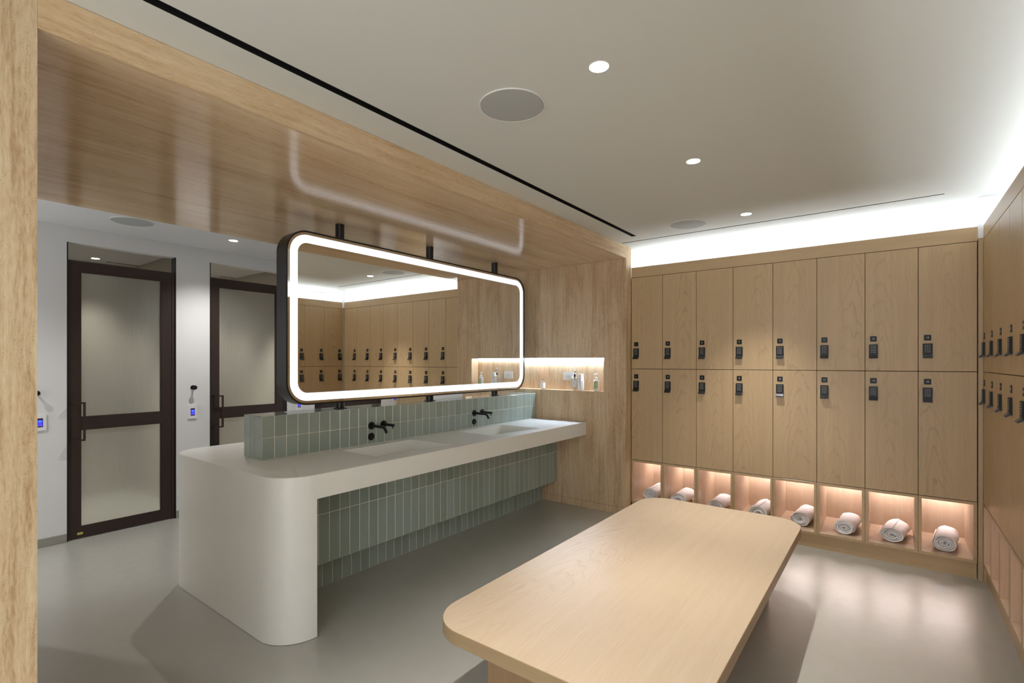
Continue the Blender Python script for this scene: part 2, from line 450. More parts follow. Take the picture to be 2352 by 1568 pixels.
# cut the recess back: separate panels
bm.free()
wr = bpy.data.objects.new('wall_recess', None); C.objects.link(wr); struct(wr, 'travertine side wall with a lit recessed shelf')
bm = plate_holes(bm_new(), XB, XF - 0.0205, 0.0725, ZS - 0.0005, [(-4.03, -2.223, 1.161, 1.490)], YW, YW + 0.112, lambda u, v, t: (u, t, v))
obj('stone_panel', bm, M['trav_wall'], wr)
boxo('stone_panel', (-4.05, -2.20, YW + 0.1125, YW + 0.13, 1.13, 1.52), M['trav_wall'], wr)
boxo('stone_skirting', (XB, XF - 0.0205, YW + 0.001, YW + 0.112, 0.001, 0.0705), M['trav_wall'], wr)
boxo('led_strip', (-3.98, -2.25, YW + 0.094, YW + 0.108, 1.4845, 1.4895), M['led_niche'], wr)
for z0, z1 in ((0.001, ZC - 0.001),):
    struct(boxo('trim_3', (XF - 0.02, XF, YW - 0.0, YL - 0.003, z0, z1), M['trav_pillar']), 'pale travertine end edge of the portal beside the back lockers')
struct(boxo('wall_portal', (XB, XF - 0.0205, YW + 0.131, 5.074, 0.001, ZC - 0.001), M['white']), 'masonry behind the travertine side wall')

fa = bpy.data.objects.new('trim_4', None); C.objects.link(fa); struct(fa, 'travertine fascia running over the portal opening')
for a, b in ((0.3335, 2.1055), (2.1065, 4.4155)):
    boxo('stone_panel', (XF - 0.02, XF, a, b, ZS, ZC - 0.001), M['trav_fascia'], fa, bev=0.0008)
so = bpy.data.objects.new('trim_5', None); C.objects.link(so); struct(so, 'polished travertine soffit over the washbasins')
for a, b in ((0.3335, 1.700), (1.7008, 3.060), (3.0608, 4.4155)):
    boxo('stone_panel', (XB, XF - 0.0205, a, b, ZS, ZS + 0.03), M['trav_soffit'], so)
boxo('soffit_core', (XB, XF - 0.021, 0.334, 4.415, ZS + 0.031, ZC - 0.001), M['white'], so)
wp = bpy.data.objects.new('wall_pillar', None); C.objects.link(wp); struct(wp, 'pitted travertine pillar at the left of the portal')
boxo('stone_panel', (XF - 0.02, XF, -2.04, 0.333, 0.001, ZC - 0.001), M['trav_pillar'], wp)
boxo('stone_panel', (XB, XF - 0.0205, 0.313, 0.333, 0.001, ZC - 0.001), M['trav_pillar'], wp)
boxo('pillar_core', (XB, XF - 0.021, -2.04, 0.312, 0.001, ZC - 0.001), M['white'], wp)

# corridor wall with three door openings
DOORS = [(1.060, 1.834), (2.123, 2.905), (3.237, 4.180)]
ZD = 2.42
bm = plate_holes(bm_new(), -2.04, 4.45, 0.001, ZC - 0.001, [(a, b, 0.0, ZD) for a, b in DOORS], XH - 0.10, XH, lambda u, v, t: (t, u, v))
struct(obj('wall_left', bm, M['white']), 'white corridor wall with three door openings')
k = 0
for a, b in ((-2.04, 1.058), (1.836, 2.121), (2.907, 3.235), (4.182, 4.448)):
    k += 1
    struct(boxo('baseboard_left' + ('' if k == 1 else '.%03d' % (k - 1)), (XH, XH + 0.010, a, b, 0.001, 0.068), M['grey'], bev=0.001),
           ['grey baseboard left of the first corridor door', 'grey baseboard between the first and second corridor doors', 'grey baseboard between the second and third corridor doors', 'grey baseboard right of the third corridor door'][k - 1])
struct(boxo('wall_end', (-7.6, XB - 0.001, 4.452, 4.60, 0.001, ZC - 0.001), M['white']), 'white end wall of the corridor')
# rooms behind the doors
for i, (yy) in enumerate((-0.2, 2.00, 3.06, 4.40)):
    struct(boxo('wall_room' + ('' if i == 0 else '.%03d' % i), (-7.0, XH - 0.101, yy, yy + 0.05, 0.001, ZC - 0.001), M['roomwall']), 'taupe partition between the private rooms behind the corridor doors')
struct(boxo('wall_room.004', (-7.15, -7.001, -0.2, 4.45, 0.001, ZC - 0.001), M['roomwall']), 'taupe rear wall of the private rooms')

# wood panel on the corridor end wall
wd = thing('wall_panel', 'warm oak panel on the corridor end wall, glimpsed under the mirror', 'panel', (0, 0, 0))
boxo('panel_board', (-5.24, -4.745, 4.432, 4.451, 0.0, 2.30), M['oak'], wd)
boxo('panel_edge', (-5.288, -5.243, 4.425, 4.451, 0.0, 2.30), M['oak'], wd)

# ================================================================== DOORS
def door(n, a, b, label):
    d = bpy.data.objects.new('door_%d' % n, None); C.objects.link(d); d.location = (XH, a, 0); struct(d, label)
    W = b - a
    xb, xf = -0.052, -0.012
    # black jamb channels, full height of the opening
    boxo('jamb', (-0.09, 0.001, 0.001, 0.008, 0.002, ZD - 0.002), M['black'], d)
    boxo('jamb', (-0.09, 0.001, W - 0.008, W - 0.001, 0.002, ZD - 0.002), M['black'], d)
    boxo('hinge_post', (-0.07, -0.006, W - 0.031, W - 0.009, 0.002, 2.278), M['bronze'], d, bev=0.001)
    l0, l1 = 0.009, W - 0.034
    bmf = bm_new()
    g0, g1 = l0 + 0.079, l1 - 0.080
    if n: 
        plate_holes(bmf, l0, l1, 0.006, 2.276, [(g0, g1, 0.095, 0.895), (g0, g1, 0.995, 2.19)], xb, xf, lambda u, v, t: (t, u, v))
    obj('door_leaf', bmf, M['bronze'], d)
    for z0, z1 in ((0.095, 0.895), (0.995, 2.19)):
        boxo('glass_pane', (-0.034, -0.028, g0, g1, z0, z1), M['reeded'], d)
        bmg = bm_new()
        po = [(g0, z0), (g1, z0), (g1, z1), (g0, z1)]; q = 0.006
        pi2 = [(g0 + q, z0 + q), (g1 - q, z0 + q), (g1 - q, z1 - q), (g0 + q, z1 - q)]
        ring_prism(bmg, po, pi2, -0.0275, -0.0155, lambda u, v, t: (t, u, v))
        obj('glazing_bead', bmg, M['bronze'], d)
    h = obj('door_handle', bm_new(), M['bronze'], d)
    bmh = bm_new()
    box(bmh, xf, 0.040, l0 + 0.018, l0 + 0.032, 1.108, 1.122); box(bmh, xf, 0.040, l0 + 0.018, l0 + 0.032, 0.806, 0.820)
    box(bmh, 0.032, 0.044, l0 + 0.018, l0 + 0.100, 1.108, 1.122); box(bmh, 0.032, 0.044, l0 + 0.018, l0 + 0.100, 0.806, 0.820)
    box(bmh, 0.031, 0.045, l0 + 0.086, l0 + 0.1005, 0.806, 1.122)
    h.data = mesh(bmh, 'door_handle', M['bronze'])
    if n == 1:
        s = boxo('sticker', (xf, xf + 0.001, l0 + 0.058, l0 + 0.094, 0.034, 0.052), M['yellow'], d); s['label'] = 'small yellow sticker with dark print'
        bmk = bm_new()
        for q, ww in enumerate((0.004, 0.003, 0.005, 0.004, 0.003, 0.004)):
            box(bmk, xf + 0.001, xf + 0.0014, l0 + 0.060 + q * 0.0055, l0 + 0.060 + q * 0.0055 + ww, 0.042, 0.046)
        obj('sticker_print', bmk, M['ink'], s)
    return d
door(1, *DOORS[0], 'dark bronze framed door with reeded frosted panes, left of the corridor wall')
door(2, *DOORS[1], 'dark bronze framed door with reeded frosted panes, partly behind the mirror')
door(3, *DOORS[2], 'dark bronze framed door mostly hidden behind the mirror')

# ================================================================== WALL FITTINGS IN THE CORRIDOR
for i, (yy, lab) in enumerate(((0.875, 'black round wall hook beside the travertine pillar'), (1.974, 'black round wall hook between the first two corridor doors'),
                               (3.045, 'black round wall hook behind the mirror, right of the second door'), (4.405, 'black round wall hook beside the corridor end wall'))):
    t = thing('wall_hook', lab, 'hook', (XH, yy, 1.208), 0, 'black corridor hooks')
    b1 = lathe(bm_new(), [(0, 0), (0.020, 0), (0.021, 0.002), (0.021, 0.005), (0, 0.006)], 24)
    obj('hook_plate', b1, M['black'], t, (0.0003, 0, 0), True, (0, PI / 2, 0))
    b2 = lathe(bm_new(), [(0, 0.006), (0.009, 0.006), (0.009, 0.040), (0.0195, 0.044), (0.0205, 0.047), (0.019, 0.052), (0, 0.053)], 24)
    obj('hook_knob', b2, M['black'], t, (0.0003, 0, 0), True, (0, PI / 2, 0))
for i, (yy, lab) in enumerate(((0.898, 'white wall control with blue touch screen beside the travertine pillar'), (1.970, 'white wall control with blue touch screen between the first two corridor doors'),
                               (3.045, 'white wall control with blue touch screen seen just below the mirror frame'), (4.403, 'white wall control with blue touch screen near the corridor end wall'))):
    t = thing('wall_control', lab, 'control panel', (XH, yy, 0.976), 0, 'touch screen wall controls')
    pts = rrect(-0.038, 0.038, -0.063, 0.063, 0.003, 3)
    obj('cover_plate', prism(bm_new(), pts, 0.0003, 0.008, lambda u, v, q: (q, u, v)), M['plastic'], t)
    sc = boxo('touch_screen', (0.008, 0.0092, -0.0175, 0.0175, -0.034, 0.034), M['screen_bezel'], t)
    boxo('screen_glow', (0.0092, 0.0094, -0.0155, 0.0155, -0.026, 0.022), M['screen'], sc)
    bk = bm_new(); box(bk, 0.0094, 0.0096, -0.0125, 0.0125, 0.008, 0.0125); box(bk, 0.0094, 0.0096, -0.006, 0.006, 0.004, 0.006)
    obj('screen_text', bk, M['screen_cyan'], sc)
    for q in ((-0.012, -0.006, -0.024, -0.020), (0.004, 0.010, -0.024, -0.020), (-0.004, 0.004, -0.010, -0.008), (-0.005, 0.004, 0.0165, 0.018)):
        boxo('screen_button', (0.0094, 0.0096, *q), M['screen_lilac'], sc)

# ================================================================== CEILING FITTINGS
def downlight(x, y, label, power, r=0.036, col=(1.0, 0.97, 0.92), cone=70, group=None, z=ZC):
    t = thing('recessed_downlight', label, 'downlight', (x, y, z), 0, group)
    po = [(0.040 * math.cos(2 * PI * i / 32), 0.040 * math.sin(2 * PI * i / 32)) for i in range(32)]
    pi2 = [(r * math.cos(2 * PI * i / 32), r * math.sin(2 * PI * i / 32)) for i in range(32)]
    obj('trim_ring', ring_prism(bm_new(), po, pi2, -0.0015, -0.0002), M['ring'], t)
    obj('lens', lathe(bm_new(), [(0, -0.0010), (r - 0.001, -0.0010), (r - 0.001, -0.0003), (0, -0.0003)], 32), M['disc'], t)
    ld = bpy.data.lights.new('downlight_beam', 'SPOT'); ld.energy = power; ld.color = col
    ld.spot_size = math.radians(cone); ld.spot_blend = 1.0; ld.shadow_soft_size = 0.016
    lo = bpy.data.objects.new('downlight_beam', ld); C.objects.link(lo); lo.parent = t; lo.location = (0, 0, -0.026)
    return t
g = 'downlights over the bench'
downlight(-0.865, -0.70, 'round downlight behind the camera', E_DOWN, group=g)
downlight(-0.865, 0.52, 'round downlight above the camera, out of frame', E_DOWN, group=g)
downlight(-0.865, 1.679, 'largest round glowing downlight, nearest the camera, beside the big ceiling speaker', E_DOWN, group=g)
downlight(-0.862, 2.780, 'middle glowing downlight of the three in the grey ceiling', E_DOWN, group=g)
downlight(-0.858, 4.010, 'small glowing downlight beside the far ceiling speaker and slot', E_DOWN, group=g)
g = 'downlights in the corridor'
downlight(-4.739, 0.05, 'corridor downlight hidden behind the travertine pillar', E_HALL, group=g, col=(1.0, 0.97, 0.93), cone=125)
downlight(-4.739, 2.095, 'corridor downlight left of the mirror top corner', E_HALL, group=g, col=(1.0, 0.97, 0.93), cone=125)
downlight(-4.739, 3.95, 'corridor downlight hidden behind the mirror', E_HALL * 0.8, group=g, col=(1.0, 0.97, 0.93), cone=125)
g = 'downlights in the private rooms'
downlight(-6.72, 1.575, 'downlight seen through the opening above the first corridor door', E_ROOM, group=g, col=(1, .96, .90), cone=72)
downlight(-6.72, 2.655, 'downlight seen through the opening above the second corridor door', E_ROOM, group=g, col=(1, .96, .90), cone=72)
downlight(-6.5, 3.70, 'downlight in the room behind the third corridor door', E_ROOM, group=g, col=(1, .96, .90), cone=72)

for i, yy in enumerate((1.45, 2.55, 3.70)):  # added lamps, out of sight above the frames, to brighten the lower panes
    downlight(-5.78, yy, 'added unseen downlight behind the %s corridor door, brightening its panes' % ('first', 'second', 'third')[i], E_ROOM * 2.6, group=g, col=(1, .96, .90), cone=74)

def speaker(x, y, label, z=ZC):
    t = thing('ceiling_speaker', label, 'speaker', (x, y, z), 0, 'round ceiling speakers')
    obj('grille', lathe(bm_new(), [(0, -0.0045), (0.120, -0.0045), (0.134, -0.0035), (0.1345, -0.0003), (0, -0.0003)], 64), M['grille'], t, smooth=True)
    c = [(math.cos(2 * PI * i / 64), math.sin(2 * PI * i / 64)) for i in range(64)]
    obj('rim', ring_prism(bm_new(), [(0.1405 * a, 0.1405 * b) for a, b in c], [(0.1355 * a, 0.1355 * b) for a, b in c], -0.0045, -0.0003), M['ring'], t)
speaker(-1.292, 1.710, 'large round grey speaker grille nearest the camera')
speaker(-1.290, 4.022, 'smaller looking round speaker grille by the far ceiling slot')
speaker(-4.725, 1.335, 'round speaker grille in the corridor ceiling above the first door')

def slot(label, s, long_y):
    t = thing('slot_diffuser', label, 'air vent', (0, 0, 0), 0)
    x0, x1, y0, y1 = s; e = 0.002
    bs_ = bm_new(); box(bs_, x0 + 0.0005, x1 - 0.0005, y0 + 0.0005, y1 - 0.0005, ZC + 0.045, ZC + 0.06)
    obj('slot_back', bs_, M['slot'], t)
    bs_ = bm_new()
    ring_prism(bs_, [(x0 + .0003, y0 + .0003), (x1 - .0003, y0 + .0003), (x1 - .0003, y1 - .0003), (x0 + .0003, y1 - .0003)],
               [(x0 + e, y0 + e), (x1 - e, y0 + e), (x1 - e, y1 - e), (x0 + e, y1 - e)], ZC + 0.0005, ZC + 0.045)
    obj('slot_channel', bs_, M['slot'], t)
    if long_y:
        m_ = (x0 + x1) / 2
        boxo('deflector_blade', (m_ - 0.004, m_ + 0.004, y0 + 0.003, y1 - 0.003, ZC + 0.012, ZC + 0.030), M['black'], t)
slot('long black slot diffuser running along the travertine portal', SLOT_A, True)
slot('thin black slot diffuser along the glowing cove of the back lockers', SLOT_B, False)
for i, (y0, y1) in enumerate(((1.694, 2.00 - 0.004), (2.86, 3.05))):
    t = thing('slot_diffuser', 'thin black slot in the room ceiling above the %s corridor door' % ('first', 'second')[i], 'air vent')
    boxo('slot_frame', (-6.850, -6.835, y0, y1, ZC - 0.003, ZC - 0.0003), M['slot'], t)

# ================================================================== LOCKERS
DW = PW - 0.003
def numeral(s, size):
    cu = bpy.data.curves.new('numeral', 'FONT'); cu.body = s; cu.size = size; cu.align_x = 'CENTER'; cu.align_y = 'CENTER'; cu.extrude = 0.0002
    o = bpy.data.objects.new('tmp', cu); C.objects.link(o)
    dg = bpy.context.evaluated_depsgraph_get(); me = bpy.data.meshes.new_from_object(o.evaluated_get(dg))
    bpy.data.objects.remove(o); bpy.data.curves.remove(cu)
    me.materials.clear(); me.materials.append(M['print'])
    me.transform(Matrix.Rotation(PI / 2, 4, 'X'))
    return me

# shared locker meshes, local: x to the right, y into the wall, z up, front plane y = 0
def door_panel(h):
    return mesh(box(bm_new(), 0.0015 - PW / 2, PW / 2 - 0.0015, 0.0, 0.018, 0.0015, h - 0.0015, 0.0012, 1), 'door_panel', M['oak'])
ME_UP, ME_LO = door_panel(0.870), door_panel(0.867)
def carcass(h):
    return mesh(box(bm_new(), 0.0006 - PW / 2, PW / 2 - 0.0006, 0.0195, 0.53, 0.0005, h - 0.0005), 'carcass', M['slot'])
MC_UP, MC_LO = carcass(0.870), carcass(0.867)
ME_PLATE = mesh(prism(bm_new(), rrect(-0.0198, 0.0198, -0.0198, 0.0198, 0.0045, 4), 0.0, -0.003, lambda u, v, t: (u, t, v)), 'number_plate', M['blackgloss'])
def lock_body():
    b = bm_new()
    pts = [(0.0, 0.050), (-0.0095, 0.050), (-0.0115, 0.048), (-0.0115, -0.026), (-0.009, -0.029), (0.0, -0.040)]
    lo = []
    prism(b, pts, -0.0265, 0.0265, lambda u, v, t: (t, u, v))
    es = [e for e in b.edges if abs(e.verts[0].co.x - e.verts[1].co.x) < 1e-6]
    bmesh.ops.bevel(b, geom=es, offset=0.0015, segments=2, affect='EDGES')
    return mesh(b, 'keypad_lock', M['blackgloss'])
ME_LOCK = lock_body()
def lock_lip():
    b = bm_new()
    pts = [(-0.0118, -0.0262), (-0.0270, -0.0440), (-0.0280, -0.0485), (-0.0240, -0.0510), (-0.0030, -0.0385), (-0.0095, -0.0300)]
    prism(b, pts, -0.0265, 0.0265, lambda u, v, t: (t, u, v))
    return mesh(b, 'pull_lip', M['lip'])
ME_LIP = lock_lip()
def lock_keys():
    b = bm_new()
    for r_ in range(4):
        for c_ in range(3):
            x0 = -0.0165 + c_ * 0.0118; z0 = 0.0405 - r_ * 0.0118
            box(b, x0, x0 + 0.0085, -0.0120, -0.0115, z0 - 0.0030, z0)
    box(b, -0.0165, -0.0075, -0.0120, -0.0115, -0.0092, -0.0064); box(b, -0.004, 0.0155, -0.0120, -0.0115, -0.0092, -0.0064)
    return mesh(b, 'keypad_key', M['key'])
ME_KEYS = lock_keys()

WORDS = ['first', 'second', 'third', 'fourth', 'fifth', 'sixth', 'seventh', 'eighth', 'ninth', 'tenth', 'eleventh', 'twelfth', 'thirteenth', 'fourteenth']
COLS = ['leftmost, beside the travertine', 'second from the travertine', 'third from the travertine', 'fourth from the travertine', 'fifth from the travertine', 'third from the corner post', 'second from the corner post', 'rightmost, beside the corner post']
def locker(px, py, rotz, upper, num, label, group):
    z0 = 1.3845 if upper else 0.5165
    t = thing('locker', label, 'locker', (px, py, z0), rotz, group)
    link('carcass', MC_UP if upper else MC_LO, t)
    link('locker_door', ME_UP if upper else ME_LO, t)
    lz = (1.528 if upper else 1.2205) - z0
    pz = (1.619 if upper else 1.3125) - z0
    lx = -PW / 2 + 0.0505
    k_ = link('keypad_lock', ME_LOCK, t, (lx, 0, lz)); link('keypad_key', ME_KEYS, k_); link('pull_lip', ME_LIP, k_)
    p_ = link('number_plate', ME_PLATE, t, (lx, 0, pz)); link('numeral', numeral(str(num), 0.0165), p_, (0, -0.0032, 0))
    return t

for i in range(8):
    cx = -1.992 + PW * (i + 0.5)
    locker(cx, YL, 0, True, 2 * i + 1, 'tall oak locker %d in the upper back row, %s' % (2 * i + 1, COLS[i]), 'upper lockers on the back wall')
    locker(cx, YL, 0, False, 2 * i + 2, 'oak locker %d in the lower back row, %s' % (2 * i + 2, COLS[i]), 'lower lockers on the back wall')
NR = 14
for i in range(NR):
    cyy = 4.530 - 0.012 - PW * (i + 0.5)
    pos = 'beside the corner post' if i == 0 else '%s from the corner post' % WORDS[i]
    locker(XR, cyy, -PI / 2, True, 17 + 2 * i, 'oak locker in the upper row of the right wall, ' + pos, 'upper lockers on the right wall')
    locker(XR, cyy, -PI / 2, False, 18 + 2 * i, 'oak locker in the lower row of the right wall, ' + pos, 'lower lockers on the right wall')
YR0, YR1 = 4.518 - PW * NR, 4.518

def header(name, label, x0, x1, loc, rotz):
    t = thing(name, label, 'rail', loc, rotz)
    boxo('fascia_board', (x0, x1, 0.0, 0.018, 2.2563, 2.352), M['oakx'], t, bev=0.001)
    boxo('top_deck', (x0, x1, 0.0185, 0.535, 2.2563, 2.2720), M['slot'], t)
header('header_rail', 'oak header rail above the back lockers', -1.9915, 0.459, (0, YL, 0), 0)
header('header_rail', 'oak header rail above the right lockers', 0.0, YR1 - YR0, (XR, YR1, 0), -PI / 2)
t = thing('kick_board', 'recessed oak kick board under the back towel cubbies', 'kick board', (0, YL, 0))
boxo('board', (-1.99, 0.455, 0.017, 0.035, 0.0, 0.104), M['oakx'], t)
t = thing('kick_board', 'recessed oak kick board under the right towel cubbies', 'kick board', (XR, YR1, 0), -PI / 2)
boxo('board', (0.001, YR1 - YR0, 0.017, 0.035, 0.0, 0.104), M['oakx'], t)

# end panel closing the right row towards the camera
tag(boxo('end_panel', (XR, 1.028, YR0 - 0.022, YR0 - 0.001, 0.0, 2.352), M['oak']), 'oak end panel closing the right row of lockers', 'panel')

# cove lights
def cove(label, x0, x1, loc, rotz):
    t = thing('cove_light', label, 'light strip', loc, rotz)
    boxo('led_strip', (x0, x1, 0.22, 0.30, 2.2800, 2.2830), M['led_cove'], t)
    boxo('led_channel', (x0, x1, 0.215, 0.305, 2.2725, 2.2795), M['ring'], t)
cove('bright cove light hidden on top of the back lockers', -1.96, 0.44, (0, YL, 0), 0)
cove('bright cove light hidden on top of the right lockers', 0.05, YR1 - YR0 - 0.03, (XR, YR1, 0), -PI / 2)

# towel cubbies
TB = 0.0185; CZ0, CZ1, CD = 0.1065, 0.514, 0.530
MB_SIDE = mesh(box(bm_new(), 0, TB, 0, CD, CZ0, CZ1, 0.0008), 'side_panel', M['oakbin'])
MB_SHELF = mesh(box(bm_new(), TB + .0003 - PW / 2, PW / 2 - TB - .0003, 0.0, CD, CZ0, CZ0 + 0.0215, 0.0008), 'bottom_panel', M['oakbin'])
MB_TOP = mesh(box(bm_new(), TB + .0003 - PW / 2, PW / 2 - TB - .0003, 0.0, CD, CZ1 - 0.0185, CZ1, 0.0008), 'top_panel', M['oakbin'])
MB_BACK = mesh(box(bm_new(), TB + .0003 - PW / 2, PW / 2 - TB - .0003, CD - 0.012, CD, CZ0 + 0.022, CZ1 - 0.019), 'back_panel', M['oakbin'])
MB_LED = mesh(box(bm_new(), TB + .004 - PW / 2, PW / 2 - TB - .004, CD - 0.085, CD - 0.070, CZ1 - 0.0225, CZ1 - 0.0188), 'led_strip', M['led_cubby'])
for me_ in (MB_SIDE, MB_SHELF, MB_TOP):
    me_.materials.append(M['oak'])
    for p in me_.polygons:
        if p.normal.y < -0.9: p.material_index = 1
def cubby(px, py, rotz, label, group):
    t = thing('towel_cubby', label, 'cubby', (px, py, 0), rotz, group)
    link('side_panel', MB_SIDE, t, (0.0008 - PW / 2, 0, 0)); link('side_panel', MB_SIDE, t, (PW / 2 - TB - 0.0008, 0, 0))
    link('bottom_panel', MB_SHELF, t); link('top_panel', MB_TOP, t); link('back_panel', MB_BACK, t); link('led_strip', MB_LED, t)
for i in range(8):
    cubby(-1.992 + PW * (i + 0.5), YL, 0, 'lit oak towel cubby under locker %d, %s' % (2 * i + 2, COLS[i]), 'towel cubbies under the back lockers')
for i in range(NR):
    cubby(XR, 4.518 - PW * (i + 0.5), -PI / 2, 'empty oak cubby under the right lockers, ' + ('beside the corner post' if i == 0 else '%s from the corner post' % WORDS[i]), 'cubbies under the right lockers')

# rolled towels
def towel_mesh(seed):
    rnd = random.Random(seed)
    L = 0.30; rx, rz = 0.076, 0.062; turns = 4.6; n = 40
    th = 0.0158; prof = []
    tot = int(turns * n)
    # outer face of the cloth, spiralling inward, then back along the inner face
    def rad(k, off):
        a = k / n
        return max(0.004, 1.0 * rx - (a * (rx - 0.010) / turns) - off)
    ph = rnd.random() * 6.28; wob = [rnd.uniform(-0.0022, 0.0022) for _ in range(tot + 1)]
    for k in range(2): wob = [(wob[max(0, i - 1)] + wob[i] + wob[min(tot, i + 1)]) / 3 for i in range(tot + 1)]
    def pt(k, off):
        a = 2 * PI * k / n + ph; r_ = rad(k, off) + wob[k] * (1.6 if off == 0 else 1.0)
        if off == 0 and k < 8: r_ -= 0.010 * (1 - k / 8)
        x_ = r_ * math.cos(a); z_ = r_ * math.sin(a) * rz / rx
        if z_ < 0: z_ *= 0.93
        return x_, z_
    outer = [pt(k, 0) for k in range(tot + 1)]; inner = [pt(k, th * 0.86) for k in range(tot + 1)]
    loop = outer + inner[::-1]
    ys = [0.0, 0.004, 0.012, 0.05, 0.09, 0.13, 0.17, 0.21, 0.25, 0.285, 0.296, 0.30]
    b = bm_new(); rows = []
    fold_a = rnd.uniform(0.4, 1.4); slope = rnd.uniform(9, 13) * rnd.choice((1, 1, -1))
    for q, y_ in enumerate(ys):
        row = []
        for idx, (x_, z_) in enumerate(loop):
            m_ = idx if idx <= tot else 2 * tot + 1 - idx
            isout = idx <= tot
            inset = {0: 0.0045, 1: 0.0018, 2: 0.0}.get(q, 0.0) if q < 3 else {11: 0.0045, 10: 0.0018}.get(q, 0.0)
            r_ = math.hypot(x_, z_) + 1e-6; sgn = -1 if isout else 1
            dx, dz = x_ / r_, z_ / r_
            xx, zz = x_ + sgn * inset * dx, z_ + sgn * inset * dz
            yo = y_ + (-0.006 * math.sin(m_ / n * 2.1 + ph) - 0.0015 * math.sin(m_ * 0.9)) * (1 if q < 3 else 0.3)
            if m_ > tot * 0.75 and q < 3: yo += 0.006
            if isout and m_ < n * 1.02:
                a = 2 * PI * m_ / n
                d1 = a - fold_a - slope * (y_ - 0.10); d1 = (d1 + PI) % (2 * PI) - PI
                d2 = a - fold_a - 2.2 - slope * 0.7 * (y_ - 0.2); d2 = (d2 + PI) % (2 * PI) - PI
                bul = 0.0050 * math.exp(-(d1 / 0.25) ** 2) + 0.0035 * math.exp(-(d2 / 0.3) ** 2) + 0.0018 * math.sin(a * 3 + y_ * 40 + ph)
                env = min(1.0, max(0.0, (y_ - 0.02) / 0.05))
                xx += dx * bul * env; zz += dz * bul * env * (0.4 if dz < -0.5 else 1)
            row.append(b.verts.new((xx, yo, zz)))
        rows.append(row)
    nn = len(loop)
    for ra, rb in zip(rows, rows[1:]):
        for i in range(nn):
            j = (i + 1) % nn
            b.faces.new((ra[i], ra[j], rb[j], rb[i]))
    for row, flip in ((rows[0], False), (rows[-1], True)):
        for k in range(tot):
            f = (row[k], row[k + 1], row[2 * tot - k], row[2 * tot + 1 - k])
            b.faces.new(f if flip else f[::-1])
    zmin = min(v.co.z for v in b.verts)
    for v in b.verts: v.co.z -= zmin
    me = mesh(b, 'towel_roll', M['towel'])
    for p in me.polygons: p.use_smooth = True
    return me
TM = [towel_mesh(s) for s in (3, 11, 23)]
def ypx(px, y):   # x of the cubby centreline seen at a given ray, at depth y
    u = (px - 1176) / 1152.0
    dx, dy = math.cos(TH) * u - math.sin(TH), math.sin(TH) * u + math.cos(TH)
    return dx / dy * y
tw = [(1493, 0.0), (1557, 0.0), (1642, -0.04), (1741, -0.06), (1836, -0.09), (1939, -0.10), (2049, -0.14), (2169, -0.12)]
for i, (px, rz_) in enumerate(tw):
    o = link('rolled_towel', TM[i % 3], None, (ypx(px, 4.60), 4.612 - (0.01 if i % 2 else 0), CZ0 + 0.0217), (0, 0, -rz_))
    o.rotation_euler.z = rz_
    o.scale = (1.0 + 0.03 * math.sin(i * 2.3), 1.0, 1.0 + 0.04 * math.cos(i * 1.7))
    tag(o, 'rolled white towel in the back cubby %s' % COLS[i].replace('leftmost, ', '').replace('rightmost, ', ''), 'towel', 'rolled towels in the back cubbies')

